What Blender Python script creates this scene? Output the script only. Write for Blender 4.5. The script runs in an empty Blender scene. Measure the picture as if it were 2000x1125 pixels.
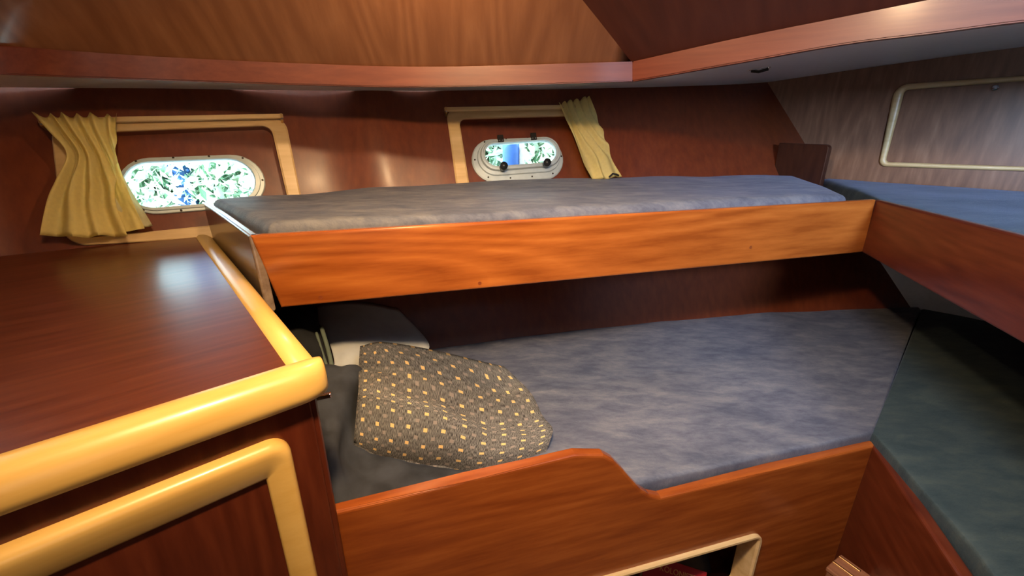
import bpy, bmesh, math, random
from mathutils import Vector, Matrix, noise
from mathutils.bvhtree import BVHTree
random.seed(4)
C = bpy.context.scene.collection
EYE = 1.40                       # height of the camera above the cabin sole
F = 872.0                        # focal length in px of a 2000 px wide frame
PITCH = math.atan(322.0 / F)

# ------------------------------------------------------------------ camera
cd = bpy.data.cameras.new('camera'); cam = bpy.data.objects.new('camera', cd); C.objects.link(cam)
cd.sensor_width = 36; cd.lens = 36 * F / 2000; cd.clip_start = 0.02
cam.location = (0, 0, EYE); cam.rotation_euler = (math.pi / 2 - PITCH, 0, 0)
bpy.context.scene.camera = cam

# ------------------------------------------------------------------ world, lights, exposure
w = bpy.data.worlds.new('world'); bpy.context.scene.world = w; w.use_nodes = True
bg = w.node_tree.nodes['Background']; bg.inputs[0].default_value = (0.72, 0.88, 1.0, 1); bg.inputs[1].default_value = 9.0
vs = bpy.context.scene.view_settings
vs.view_transform = 'Standard'; vs.look = 'None'; vs.exposure = 0.0; vs.gamma = 1.0; vs.use_curve_mapping = False

def area(name, loc, target, size, power, col, size_y=None, spread=math.pi):
    l = bpy.data.lights.new(name, 'AREA'); l.energy = power; l.color = col; l.size = size
    if size_y: l.shape = 'RECTANGLE'; l.size_y = size_y
    else: l.shape = 'DISK'
    l.spread = spread
    o = bpy.data.objects.new(name, l); C.objects.link(o)
    o.location = (loc[0], loc[1], loc[2] + EYE)
    d = Vector(target) - Vector(loc); o.rotation_euler = d.to_track_quat('-Z', 'Y').to_euler()
    return o
WARM = (1.0, 0.66, 0.34); COOL = (0.62, 0.78, 1.0)
area('cabin_lamp', (-0.08, 0.18, 0.50), (0.0, 1.0, -0.45), 0.10, 15.0, WARM, None, math.radians(125))
area('aft_fill', (0.25, -0.95, -0.25), (0.4, 2.0, 0.35), 0.7, 2.0, (1.0, .88, .76), 0.7)  # added fill from behind the camera, lifts the deck underside
area('cabin_lamp_side', (-0.22, 1.05, 0.50), (-0.15, 1.4, -0.6), 0.07, 6.5, WARM)
area('hatch_daylight', (0.35, 0.40, 0.53), (0.70, 1.35, -0.8), 0.40, 10.0, (.80, .88, 1.0), 0.40, math.radians(95))
area('companionway_daylight', (0.95, -0.75, 0.42), (1.75, 1.5, -0.10), 0.35, 18.0, (.50, .70, 1.0), 0.35, math.radians(70))
sl = bpy.data.lights.new('sun', 'SUN'); sl.energy = 14; sl.angle = 0.01; sl.color = (1, 0.97, 0.9)
so = bpy.data.objects.new('sun', sl); C.objects.link(so); so.location = (0, 3, 5)
so.rotation_euler = Vector((-0.25, 0.75, -0.9)).to_track_quat('-Z', 'Y').to_euler()

# ------------------------------------------------------------------ survey: photo measurements to places
def ray(px, py):
    u = (px - 1000) / F; v = (562.5 - py) / F
    return Vector((u, v * math.sin(PITCH) + math.cos(PITCH), v * math.cos(PITCH) - math.sin(PITCH)))
def up(p): return Vector((p[0], p[1], p[2] + EYE))
def at_z(px, py, z): r = ray(px, py); return up(r * (z / r.z))
def at_y(px, py, y): r = ray(px, py); return up(r * (y / r.y))
class Plane:
    def __init__(s, o, ex, n=None, ey=None):
        s.ex = Vector(ex).normalized()
        if ey is None: s.n = Vector(n).normalized(); s.ex = (s.ex - s.n * s.ex.dot(s.n)).normalized(); s.ey = s.n.cross(s.ex)
        else: s.ey = Vector(ey).normalized(); s.n = s.ex.cross(s.ey)
        s.o = Vector(o)
        s.M = Matrix((s.ex, s.ey, s.n)).transposed().to_4x4(); s.M.translation = s.o
    def px(s, x, y, off=0.0):
        r = ray(x, y); e = Vector((0, 0, EYE)); o = s.o + s.n * off
        p = e + r * ((o - e).dot(s.n) / r.dot(s.n)); d = p - s.o
        return Vector((d.dot(s.ex), d.dot(s.ey)))
    def w(s, a, b, c=0.0): return s.o + s.ex * a + s.ey * b + s.n * c
def vplane(p, q, z=0.0):
    d = Vector((q[0] - p[0], q[1] - p[1], 0))
    return Plane(up((p[0], p[1], z)), d, ey=(0, 0, 1))

# ------------------------------------------------------------------ materials
def nodes(name):
    m = bpy.data.materials.new(name); m.use_nodes = True; nt = m.node_tree
    return m, nt, nt.nodes['Principled BSDF']
def N(nt, t, **k):
    n = nt.nodes.new(t)
    for a, b in k.items(): setattr(n, a, b)
    return n
def wood(name, dark, mid, light, axis='X', rough=0.28, stretch=14, scale=3.0, fig=0.5, bump=0.04, coat=0.25):
    m, nt, b = nodes(name)
    tc = N(nt, 'ShaderNodeTexCoord'); mp = N(nt, 'ShaderNodeMapping')
    nt.links.new(tc.outputs['Object'], mp.inputs[0])
    sc = [scale * 1.0] * 3; sc['XYZ'.index(axis)] = scale / stretch * 1.6; mp.inputs['Scale'].default_value = [v * 4 for v in sc]
    n1 = N(nt, 'ShaderNodeTexNoise'); n1.inputs['Scale'].default_value = 4; n1.inputs['Detail'].default_value = 6; n1.inputs['Roughness'].default_value = 0.62
    nt.links.new(mp.outputs[0], n1.inputs['Vector'])
    mp2 = N(nt, 'ShaderNodeMapping'); nt.links.new(tc.outputs['Object'], mp2.inputs[0])
    sc2 = [scale * 1.0] * 3; sc2['XYZ'.index(axis)] = scale * 0.16; mp2.inputs['Scale'].default_value = sc2
    wv = N(nt, 'ShaderNodeTexNoise'); wv.inputs['Scale'].default_value = 1.5; wv.inputs['Detail'].default_value = 1.0
    nt.links.new(mp2.outputs[0], wv.inputs['Vector'])
    mu = N(nt, 'ShaderNodeMath', operation='MULTIPLY'); mu.inputs[1].default_value = 16.0; nt.links.new(wv.outputs['Fac'], mu.inputs[0])
    pp = N(nt, 'ShaderNodeMath', operation='PINGPONG'); pp.inputs[1].default_value = 0.5; nt.links.new(mu.outputs[0], pp.inputs[0])
    mx = N(nt, 'ShaderNodeMix', data_type='FLOAT'); mx.inputs[0].default_value = fig * 0.5
    nt.links.new(n1.outputs['Fac'], mx.inputs[2]); nt.links.new(pp.outputs[0], mx.inputs[3])
    cr = N(nt, 'ShaderNodeValToRGB'); e = cr.color_ramp.elements
    e[0].position = 0.28; e[0].color = (*dark, 1); e[1].position = 0.68; e[1].color = (*light, 1)
    k = e.new(0.47); k.color = (*mid, 1)
    nt.links.new(mx.outputs[0], cr.inputs[0]); nt.links.new(cr.outputs[0], b.inputs['Base Color'])
    b.inputs['Roughness'].default_value = rough; b.inputs['Coat Weight'].default_value = coat; b.inputs['Coat Roughness'].default_value = 0.18
    bp = N(nt, 'ShaderNodeBump'); bp.inputs['Strength'].default_value = bump; bp.inputs['Distance'].default_value = 0.002
    nt.links.new(n1.outputs['Fac'], bp.inputs['Height']); nt.links.new(bp.outputs[0], b.inputs['Normal'])
    return m
def plain(name, col, rough=0.5, metal=0.0, spec=0.5, nscale=40, var=0.12, bump=0.05, coat=0.0):
    m, nt, b = nodes(name)
    tc = N(nt, 'ShaderNodeTexCoord'); n1 = N(nt, 'ShaderNodeTexNoise'); n1.inputs['Scale'].default_value = nscale; n1.inputs['Detail'].default_value = 4
    nt.links.new(tc.outputs['Object'], n1.inputs['Vector'])
    cr = N(nt, 'ShaderNodeValToRGB'); e = cr.color_ramp.elements
    e[0].position = .3; e[1].position = .7
    e[0].color = (*[c * (1 - var) for c in col], 1); e[1].color = (*[min(1, c * (1 + var)) for c in col], 1)
    nt.links.new(n1.outputs['Fac'], cr.inputs[0]); nt.links.new(cr.outputs[0], b.inputs['Base Color'])
    b.inputs['Roughness'].default_value = rough; b.inputs['Metallic'].default_value = metal; b.inputs['Specular IOR Level'].default_value = spec
    b.inputs['Coat Weight'].default_value = coat
    bp = N(nt, 'ShaderNodeBump'); bp.inputs['Strength'].default_value = bump; bp.inputs['Distance'].default_value = 0.002
    nt.links.new(n1.outputs['Fac'], bp.inputs['Height']); nt.links.new(bp.outputs[0], b.inputs['Normal'])
    return m
def velour(name, a, b_, c):
    m, nt, b = nodes(name)
    tc = N(nt, 'ShaderNodeTexCoord')
    n1 = N(nt, 'ShaderNodeTexNoise'); n1.inputs['Scale'].default_value = 9; n1.inputs['Detail'].default_value = 8; n1.inputs['Roughness'].default_value = .72; n1.inputs['Distortion'].default_value = .2
    n2 = N(nt, 'ShaderNodeTexNoise'); n2.inputs['Scale'].default_value = 220; n2.inputs['Detail'].default_value = 3
    mp = N(nt, 'ShaderNodeMapping'); mp.inputs['Rotation'].default_value = (0, 0, 0.7); mp.inputs['Scale'].default_value = (1, 2.6, 1)
    nt.links.new(tc.outputs['Object'], mp.inputs[0])
    nt.links.new(mp.outputs[0], n1.inputs['Vector']); nt.links.new(tc.outputs['Object'], n2.inputs['Vector'])
    cr = N(nt, 'ShaderNodeValToRGB'); e = cr.color_ramp.elements
    e[0].position = .36; e[0].color = (*a, 1); e[1].position = .66; e[1].color = (*c, 1); k = e.new(.5); k.color = (*b_, 1)
    nt.links.new(n1.outputs['Fac'], cr.inputs[0]); nt.links.new(cr.outputs[0], b.inputs['Base Color'])
    b.inputs['Roughness'].default_value = .62; b.inputs['Specular IOR Level'].default_value = .25
    b.inputs['Sheen Weight'].default_value = .12; b.inputs['Sheen Roughness'].default_value = .4; b.inputs['Sheen Tint'].default_value = (.55, .65, 1, 1)
    ad = N(nt, 'ShaderNodeMath', operation='ADD'); nt.links.new(n1.outputs['Fac'], ad.inputs[0]); nt.links.new(n2.outputs['Fac'], ad.inputs[1])
    bp = N(nt, 'ShaderNodeBump'); bp.inputs['Strength'].default_value = .35; bp.inputs['Distance'].default_value = .003
    nt.links.new(ad.outputs[0], bp.inputs['Height']); nt.links.new(bp.outputs[0], b.inputs['Normal'])
    return m
MD, MM, ML = (.070, .013, .006), (.105, .021, .009), (.145, .034, .013)
mahog = {a: wood('mahogany_' + a, MD, MM, ML, a) for a in 'XYZ'}
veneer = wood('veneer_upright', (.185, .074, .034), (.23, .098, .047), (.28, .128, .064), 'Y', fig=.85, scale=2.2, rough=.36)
beamwood = wood('beam_mahogany', (.115, .022, .011), (.145, .030, .015), (.18, .042, .021), 'X', fig=.1, scale=4, stretch=26, rough=.42)
veneer_lit = wood('veneer_forward', (.14, .06, .032), (.20, .09, .048), (.28, .14, .08), 'Y', fig=.5, scale=2.6, rough=.3)  # same wood as elsewhere, grey-brown cast of the light put into its colour
orange = wood('varnished_board', (.25, .060, .010), (.38, .105, .018), (.52, .17, .032), 'X', fig=.7, scale=2.0, rough=.25)
hullwood = wood('hull_veneer', (.110, .021, .007), (.140, .028, .009), (.175, .040, .012), 'Z', fig=.35, scale=2.4, rough=.36, coat=.08)
topwood = wood('locker_top_veneer', (.075, .017, .008), (.11, .027, .012), (.15, .042, .018), 'X', fig=.1, stretch=22, scale=4.0, rough=.36)
maple = wood('maple', (.66, .40, .10), (.74, .47, .135), (.80, .53, .17), 'X', fig=.2, scale=2.0, rough=.34, bump=.02)
maple_pale = wood('pale_maple', (.52, .34, .15), (.62, .43, .21), (.72, .52, .28), 'X', fig=.2, scale=2.0, rough=.4, bump=.02)
deckwhite = plain('deck_liner_white', (.80, .83, .85), .35, var=.03, bump=.02)
white = plain('white_paint', (.70, .73, .78), .5, var=.05)
velvet = velour('blue_grey_velour', (.075, .084, .120), (.120, .128, .165), (.185, .188, .212))
velvet_dk = velour('blue_green_velour', (.030, .050, .058), (.045, .068, .074), (.066, .090, .088))
alu = plain('brushed_aluminium', (.50, .58, .62), .42, metal=.25, var=.05)
chrome = plain('chrome', (.75, .76, .78), .15, metal=1, var=.02, bump=0)
brass = plain('brass', (.60, .40, .18), .3, metal=1, var=.1)
blackp = plain('black_plastic', (.015, .017, .022), .4)
darkmetal = plain('dark_bronze', (.03, .025, .022), .45, metal=.6)
curt = plain('yellow_cotton', (.95, .84, .40), .85, nscale=90, var=.06, bump=.25)
curt_lin = plain('curtain_lining', (.72, .72, .56), .85, nscale=90, var=.05, bump=.2)
linen = plain('white_linen', (.60, .62, .60), .85, nscale=25, var=.06, bump=.3)
darkcloth = plain('charcoal_fleece', (.032, .036, .046), .9, nscale=14, var=.5, bump=.6)
blackcloth = plain('black_fabric', (.010, .011, .012), .9, nscale=14, var=.5, bump=.5)
greencloth = plain('olive_strap', (.12, .15, .11), .8)
redbook = plain('book_cover_red', (.30, .015, .022), .35, var=.1)
pages = plain('page_block', (.55, .48, .36), .8)
gold = plain('gold_print', (.60, .36, .10), .4, metal=.3)
blackbook = plain('book_cover_dark', (.012, .012, .018), .4)
m_sole = wood('sole_teak', (.10, .04, .015), (.16, .07, .03), (.22, .10, .04), 'Y')
def glass_mat():
    m, nt, b = nodes('port_glass')
    out = nt.nodes['Material Output']; nt.nodes.remove(b)
    t = N(nt, 'ShaderNodeBsdfTransparent'); t.inputs[0].default_value = (.90, 1.0, .98, 1)
    g = N(nt, 'ShaderNodeBsdfGlossy'); g.inputs['Roughness'].default_value = .02
    fr = N(nt, 'ShaderNodeFresnel'); fr.inputs[0].default_value = 1.45
    mx = N(nt, 'ShaderNodeMixShader'); nt.links.new(fr.outputs[0], mx.inputs[0]); nt.links.new(t.outputs[0], mx.inputs[1]); nt.links.new(g.outputs[0], mx.inputs[2])
    nt.links.new(mx.outputs[0], out.inputs[0]); return m
glassm = glass_mat()
def dots_mat():
    m, nt, b = nodes('dotted_weave')
    uv = N(nt, 'ShaderNodeTexCoord')
    def grid(sx, sy, ox, oy, half):
        mp = N(nt, 'ShaderNodeMapping'); mp.inputs['Scale'].default_value = (sx, sy, 1); mp.inputs['Location'].default_value = (ox, oy, 0)
        nt.links.new(uv.outputs['UV'], mp.inputs[0])
        sp = N(nt, 'ShaderNodeSeparateXYZ'); nt.links.new(mp.outputs[0], sp.inputs[0])
        res = []
        for k in (0, 1):
            f = N(nt, 'ShaderNodeMath', operation='FRACT'); nt.links.new(sp.outputs[k], f.inputs[0])
            s = N(nt, 'ShaderNodeMath', operation='SUBTRACT'); s.inputs[1].default_value = .5; nt.links.new(f.outputs[0], s.inputs[0])
            a = N(nt, 'ShaderNodeMath', operation='ABSOLUTE'); nt.links.new(s.outputs[0], a.inputs[0])
            l = N(nt, 'ShaderNodeMath', operation='LESS_THAN'); l.inputs[1].default_value = half; nt.links.new(a.outputs[0], l.inputs[0]); res.append(l)
        mu = N(nt, 'ShaderNodeMath', operation='MULTIPLY'); nt.links.new(res[0].outputs[0], mu.inputs[0]); nt.links.new(res[1].outputs[0], mu.inputs[1]); return mu
    g1 = grid(11, 11, 0, 0, .115); g2 = grid(11, 11, .5, .5, .11)
    mp = N(nt, 'ShaderNodeMapping'); mp.inputs['Scale'].default_value = (420, 40, 1); nt.links.new(uv.outputs['UV'], mp.inputs[0])
    nz = N(nt, 'ShaderNodeTexNoise'); nz.inputs['Scale'].default_value = 1; nz.inputs['Detail'].default_value = 3; nt.links.new(mp.outputs[0], nz.inputs['Vector'])
    cr = N(nt, 'ShaderNodeValToRGB'); e = cr.color_ramp.elements; e[0].position = .38; e[0].color = (.030, .027, .026, 1); e[1].position = .66; e[1].color = (.25, .24, .22, 1)
    nt.links.new(nz.outputs['Fac'], cr.inputs[0])
    m1 = N(nt, 'ShaderNodeMix', data_type='RGBA'); nt.links.new(g2.outputs[0], m1.inputs[0]); nt.links.new(cr.outputs[0], m1.inputs[6]); m1.inputs[7].default_value = (.26, .22, .19, 1)
    m2 = N(nt, 'ShaderNodeMix', data_type='RGBA'); nt.links.new(g1.outputs[0], m2.inputs[0]); nt.links.new(m1.outputs[2], m2.inputs[6]); m2.inputs[7].default_value = (.75, .50, .20, 1)
    nt.links.new(m2.outputs[2], b.inputs['Base Color']); b.inputs['Roughness'].default_value = .85
    bp = N(nt, 'ShaderNodeBump'); bp.inputs['Strength'].default_value = .4; bp.inputs['Distance'].default_value = .002
    nt.links.new(nz.outputs['Fac'], bp.inputs['Height']); nt.links.new(bp.outputs[0], b.inputs['Normal'])
    return m
dots = dots_mat()
for m_ in (curt, curt_lin):
    nt = m_.node_tree; b = nt.nodes['Principled BSDF']; out = nt.nodes['Material Output']
    t = nt.nodes.new('ShaderNodeBsdfTranslucent'); t.inputs[0].default_value = (.85, .72, .34, 1); mx = nt.nodes.new('ShaderNodeMixShader'); mx.inputs[0].default_value = .3
    nt.links.new(b.outputs[0], mx.inputs[1]); nt.links.new(t.outputs[0], mx.inputs[2]); nt.links.new(mx.outputs[0], out.inputs[0])

# ------------------------------------------------------------------ object helpers
def link(name, me, mat, parent=None, M=None, smooth=False):
    o = bpy.data.objects.new(name, me); C.objects.link(o)
    if mat: me.materials.append(mat)
    if M is not None: o.matrix_world = M
    if parent is not None:
        o.parent = parent; o.matrix_parent_inverse = root_world(parent).inverted()
    if smooth:
        for p in me.polygons: p.use_smooth = True
    return o
_W = {}
def root_world(p): return _W.get(p.name, p.matrix_basis.copy()) if p.parent is None else _W[p.name]
def reg(o, M): _W[o.name] = M.copy(); return o
def mesh_from(bm, name):
    me = bpy.data.meshes.new(name); bmesh.ops.recalc_face_normals(bm, faces=bm.faces); bm.to_mesh(me); bm.free(); return me
def obj(name, bm, mat, parent=None, M=None, smooth=False):
    o = link(name, mesh_from(bm, name), mat, parent, M, smooth); reg(o, M if M is not None else Matrix()); return o
def tag(o, label=None, cat=None, group=None, kind=None):
    if label: o['label'] = label
    if cat: o['category'] = cat
    if group: o['group'] = group
    if kind: o['kind'] = kind
    return o
def thing(name, loc, label=None, cat=None, group=None, kind=None):
    o = bpy.data.objects.new(name, None); C.objects.link(o); o.location = loc; o.empty_display_size = .05
    reg(o, Matrix.Translation(Vector(loc))); return tag(o, label, cat, group, kind)
def prism(pts, c0, c1, bevel=0.0, seg=2, top_only=False):
    """polygon in local xy extruded from c0 to c1"""
    bm = bmesh.new(); vs_ = [bm.verts.new((p[0], p[1], c0)) for p in pts]; f = bm.faces.new(vs_)
    r = bmesh.ops.extrude_face_region(bm, geom=[f]); nv = [v for v in r['geom'] if isinstance(v, bmesh.types.BMVert)]
    for v in nv: v.co.z = c1
    if bevel:
        es = [e for e in bm.edges if (all(abs(v.co.z - c1) < 1e-6 for v in e.verts) or (not top_only and all(abs(v.co.z - c0) < 1e-6 for v in e.verts)))]
        bmesh.ops.bevel(bm, geom=es, offset=bevel, segments=seg, profile=.5, affect='EDGES', clamp_overlap=True)
    return bm
def box(bm, x0, x1, y0, y1, z0, z1):
    v = [bm.verts.new(p) for p in ((x0,y0,z0),(x1,y0,z0),(x1,y1,z0),(x0,y1,z0),(x0,y0,z1),(x1,y0,z1),(x1,y1,z1),(x0,y1,z1))]
    for f in ((0,3,2,1),(4,5,6,7),(0,1,5,4),(1,2,6,5),(2,3,7,6),(3,0,4,7)): bm.faces.new([v[i] for i in f])
    return v
def bbox(x0, x1, y0, y1, z0, z1, bev=0.0, seg=2):
    bm = bmesh.new(); box(bm, x0, x1, y0, y1, z0, z1)
    if bev: bmesh.ops.bevel(bm, geom=list(bm.edges), offset=bev, segments=seg, profile=.5, affect='EDGES', clamp_overlap=True)
    return bm
def cyl(r, h, n=20, z0=0.0, bev=0.0, r2=None):
    bm = bmesh.new(); r_ = bmesh.ops.create_cone(bm, cap_ends=True, segments=n, radius1=r, radius2=r if r2 is None else r2, depth=h)
    for v in bm.verts: v.co.z += h / 2 + z0
    if bev: bmesh.ops.bevel(bm, geom=[e for e in bm.edges if len([f for f in e.link_faces if len(f.verts) > 4]) == 1], offset=bev, segments=2, affect='EDGES')
    return bm
def catmull(P, n):
    out = []
    P = [Vector(p) for p in P]; Q = [P[0] * 2 - P[1]] + P + [P[-1] * 2 - P[-2]]
    for i in range(1, len(Q) - 2):
        a, b, c, d = Q[i-1:i+3]
        for k in range(n):
            t = k / n
            out.append(.5 * ((2*b) + (c - a) * t + (2*a - 5*b + 4*c - d) * t*t + (3*b - a - 3*c + d) * t**3))
    out.append(P[-1]); return out
def loft(rows, closed=False):
    bm = bmesh.new(); g = [[bm.verts.new(p) for p in r] for r in rows]
    for i in range(len(g) - 1):
        n = len(g[i])
        for j in range(n if closed else n - 1):
            k = (j + 1) % n
            bm.faces.new((g[i][j], g[i][k], g[i+1][k], g[i+1][j]))
    return bm
def rquad(P, rad, seg=8):
    """rounded polygon, P 2D corners in order, rad one radius per corner"""
    out = []; n = len(P)
    if not isinstance(rad, (list, tuple)): rad = [rad] * n
    for i in range(n):
        a, b, c = Vector(P[i-1]), Vector(P[i]), Vector(P[(i+1) % n]); r = max(rad[i], 1e-4)
        u = (a - b).normalized(); v = (c - b).normalized(); ang = u.angle(v); t = r / math.tan(ang / 2)
        p0, p1 = b + u * t, b + v * t
        ctr = b + (u + v).normalized() * (r / math.sin(ang / 2))
        a0 = p0 - ctr; a1 = p1 - ctr; th = a0.angle_signed(a1)
        for k in range(seg + 1):
            q = -th * k / seg; out.append(ctr + Vector((a0.x * math.cos(q) - a0.y * math.sin(q), a0.x * math.sin(q) + a0.y * math.cos(q))))
    return out
def ring(outer, inner, prof):
    """closed moulding between two matched loops, prof = [(t, height)] from outer to inner"""
    rows = []
    for t, h in prof: rows.append([Vector((o.x + (i.x - o.x) * t, o.y + (i.y - o.y) * t, h)) for o, i in zip(outer, inner)])
    rows.append(rows[0])
    return loft(rows, closed=True)
def half(h, n=6, base=-.002): return [(0, base)] + [(.5 - .5 * math.cos(math.pi * k / n), h * math.sin(math.pi * k / n) ** .6) for k in range(n + 1)] + [(1, base)]
def flat(h, e=.12, base=-.002): return [(0, base), (0, h * .7), (e, h), (1 - e, h), (1, h * .7), (1, base)]
def cutout(o, cutters):
    """subtract cutter bmeshes (with their matrices) from object o and keep the result as its mesh"""
    tmp = []
    for bm, M in cutters:
        me = mesh_from(bm, 'cut'); c = bpy.data.objects.new('cut', me); C.objects.link(c); c.matrix_world = M
        md = o.modifiers.new('cut', 'BOOLEAN'); md.operation = 'DIFFERENCE'; md.object = c; md.solver = 'EXACT'; tmp.append(c)
    bpy.context.view_layer.update(); dg = bpy.context.evaluated_depsgraph_get()
    me = bpy.data.meshes.new_from_object(o.evaluated_get(dg)); mats = list(o.data.materials); o.modifiers.clear(); o.data = me
    if not me.materials:
        for m in mats: me.materials.append(m)
    for c in tmp: bpy.data.objects.remove(c)
def cushion(front, back, z_top, thick, r=.04, nu=60, nv=26, amp=.004, crown=0.0, seed=0.0):
    """soft slab between two plan curves (lists of (x,y) or (x,y,z))"""
    def samp(P, t):
        t *= len(P) - 1; i = min(int(t), len(P) - 2); f = t - i; return Vector(P[i]).lerp(Vector(P[i+1]), f)
    front = [Vector((p[0], p[1], 0)) for p in front]; back = [Vector((p[0], p[1], 0)) for p in back]
    L = max((front[-1] - front[0]).length, .1); W_ = max((back[len(back)//2] - front[len(front)//2]).length, .1)
    def dist(n, total):
        e = [0, .08, .2, .4, .65, 1.0]; k = [x * r / total for x in e]
        m = [k[-1] + (1 - 2 * k[-1]) * i / n for i in range(1, n)]
        return k + m + [1 - x for x in reversed(k)]
    U, V = dist(nu, L), dist(nv, W_)
    top, bot = [], []
    for v in V:
        rt, rb = [], []
        for u in U:
            p = samp(front, u).lerp(samp(back, u), v)
            e = min(min(u, 1 - u) * L, min(v, 1 - v) * W_); e = min(1, e / r)
            h = math.sqrt(max(0, 1 - (1 - e) ** 2))
            zz = z_top - r * (1 - h) + crown * math.sin(math.pi * u) ** .5 * math.sin(math.pi * v) ** .6 if 0 < u < 1 and 0 < v < 1 else z_top - r
            zz += amp * noise.noise(Vector((p.x * 4 + seed, p.y * 4, seed))) * 2 * e
            rt.append(Vector((p.x, p.y, zz + EYE))); rb.append(Vector((p.x, p.y, z_top - thick + EYE)))
        top.append(rt); bot.append(rb)
    bm = loft(top); bm2 = loft(bot)
    me = bpy.data.meshes.new('t'); bm2.to_mesh(me); bm2.free(); bm.from_mesh(me); bpy.data.meshes.remove(me)
    bes = [e for e in bm.edges if e.is_boundary]
    bmesh.ops.bridge_loops(bm, edges=bes)
    return bm
def tube(P, r, n=8):
    rows = []
    for i, p in enumerate(P):
        d = (Vector(P[min(i+1, len(P)-1)]) - Vector(P[max(i-1, 0)])).normalized(); a = d.orthogonal().normalized(); b = d.cross(a)
        rows.append([Vector(p) + (a * math.cos(2*math.pi*k/n) + b * math.sin(2*math.pi*k/n)) * r for k in range(n)])
    bm = loft(rows, closed=True); bm.verts.ensure_lookup_table()
    bm.faces.new([bm.verts[k] for k in range(n)]); bm.faces.new([bm.verts[len(bm.verts) - n + k] for k in range(n)])
    return bm

# ------------------------------------------------------------------ plan
AX = Vector((.755, -.656, 0)).normalized()          # across the boat, towards starboard
FW = Vector((.656, .755, 0)).normalized()           # towards the bow
BULK = 2.68                                          # bow bulkhead: FW . p = BULK
def on_bulk(px, py): r = ray(px, py); return up(r * (BULK / (r.x * FW.x + r.y * FW.y)))
# ------------------------------------------------------------------ structure: hull side with window recesses
low = [(-2.25,.20,-.79), (-1.30,1.02,-.79), (-.95,1.22,-.79), (-.62,1.37,-.79), (-.29,1.517,-.79), (.275,1.68,-.79), (1.154,1.859,-.79), (1.91,1.935,-.79)]
mid = [(-2.20,.58,-.25), (-1.47,1.19,-.25), (-1.09,1.46,-.25), (-.67,1.66,-.25), (-.20,1.81,-.25), (.35,1.945,-.25), (1.20,2.10,-.25), (1.53,2.225,-.25)]
top = [(-2.25,.70,.07), (-1.56,1.31,.088), (-1.17,1.59,.10), (-.74,1.80,.108), (-.27,1.97,.118), (.25,2.12,.132), (1.00,2.34,.165), (1.276,2.44,.185)]
NC = 16
Lr, Mr, Tr = catmull(low, NC), catmull(mid, NC), catmull(top, NC)
def hull_pt(i, z_t):     # z_t 0 low .. 1 mid .. 2 top
    a, b, c = Lr[i], Mr[i], Tr[i]
    return a.lerp(b, z_t) if z_t <= 1 else b.lerp(c, z_t - 1)
rows = []
for t in (-1.1, 0, .2, .4, .6, .7, .8, .9, 1, 1.1, 1.2, 1.3, 1.4, 1.5, 1.6, 1.7, 1.8, 1.9, 2, 2.25):
    rows.append([up(hull_pt(i, t)) for i in range(len(Lr))])
bmh = loft(rows); bvh = BVHTree.FromBMesh(bmh)
bmesh.ops.recalc_face_normals(bmh, faces=bmh.faces)
bmh.normal_update()
def hull_hit(px, py): return bvh.ray_cast(Vector((0, 0, EYE)), ray(px, py).normalized())
def local_plane(px, py, dx=60):
    p, n, _, _ = hull_hit(px, py)
    a = hull_hit(px - dx, py)[0]; b = hull_hit(px + dx, py)[0]; c = hull_hit(px, py - 30)[0]; d = hull_hit(px, py + 30)[0]
    nn = (b - a).cross(c - d).normalized()
    if nn.dot(Vector((0, 0, EYE)) - p) < 0: nn = -nn
    h = Vector((b.x - a.x, b.y - a.y, 0)); return Plane(p, h, n=nn)
pl1 = local_plane(345, 350, 170)
pl2 = local_plane(1012, 310, 120)
for pl, box_ in ((pl1, [(100, 243), (556, 226), (602, 455), (128, 482)]), (pl2, [(871, 217), (1146, 207), (1190, 366), (894, 385)])):
    q = [pl.px(*b) for b in box_]; xa, xb = min(p.x for p in q) - .02, max(p.x for p in q) + .02; ya, yb_ = min(p.y for p in q) - .02, max(p.y for p in q) + .02
    iv = pl.M.inverted()
    for v in bmh.verts:
        c = iv @ v.co
        if abs(c.z) > .25: continue
        dd = math.hypot(max(xa - c.x, 0, c.x - xb), max(ya - c.y, 0, c.y - yb_)); k = min(1, max(0, 1 - dd / .30)); k = k * k * (3 - 2 * k)
        k = min(1, k * 1.25); v.co = pl.M @ Vector((c.x, c.y, c.z * (1 - k)))
# thicken outwards
src = list(bmh.faces); ex = bmesh.ops.extrude_face_region(bmh, geom=src)
for v in [g for g in ex['geom'] if isinstance(g, bmesh.types.BMVert)]:
    v.co += Vector((-.30, .95, 0)).normalized() * .055
def auto_smooth(o, a=.5):
    for p in o.data.polygons: p.use_smooth = True
    o.data.set_sharp_from_angle(angle=a); return o
hull = tag(obj('wall_back', bmh, hullwood, smooth=False), kind='structure')

def Q(pl, pts, off=0.0): return [pl.px(x, y, off) for x, y in pts]
def stadium(cx, cy, hl, hh, ang, n=14):
    out = []; c, s = math.cos(ang), math.sin(ang)
    for sgn, a0 in ((1, -math.pi / 2), (-1, math.pi / 2)):
        for k in range(n + 1):
            a = a0 + math.pi * k / n; x = sgn * (hl - hh) + hh * math.cos(a); y = hh * math.sin(a)
            out.append(Vector((cx + x * c - y * s, cy + x * s + y * c)))
    return out
def fit(pl, L_, R_, T_, B_, off=0.0):
    l, r, t, b = pl.px(*L_, off), pl.px(*R_, off), pl.px(*T_, off), pl.px(*B_, off)
    ang = math.atan2(r.y - l.y, r.x - l.x); c = (l + r) / 2
    nv = Vector((-math.sin(ang), math.cos(ang))); ht, hb = (t - c).dot(nv), (b - c).dot(nv); c = c + nv * (ht + hb) / 2
    return c.x, c.y, (r - l).length / 2, (ht - hb) / 2, ang

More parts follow.
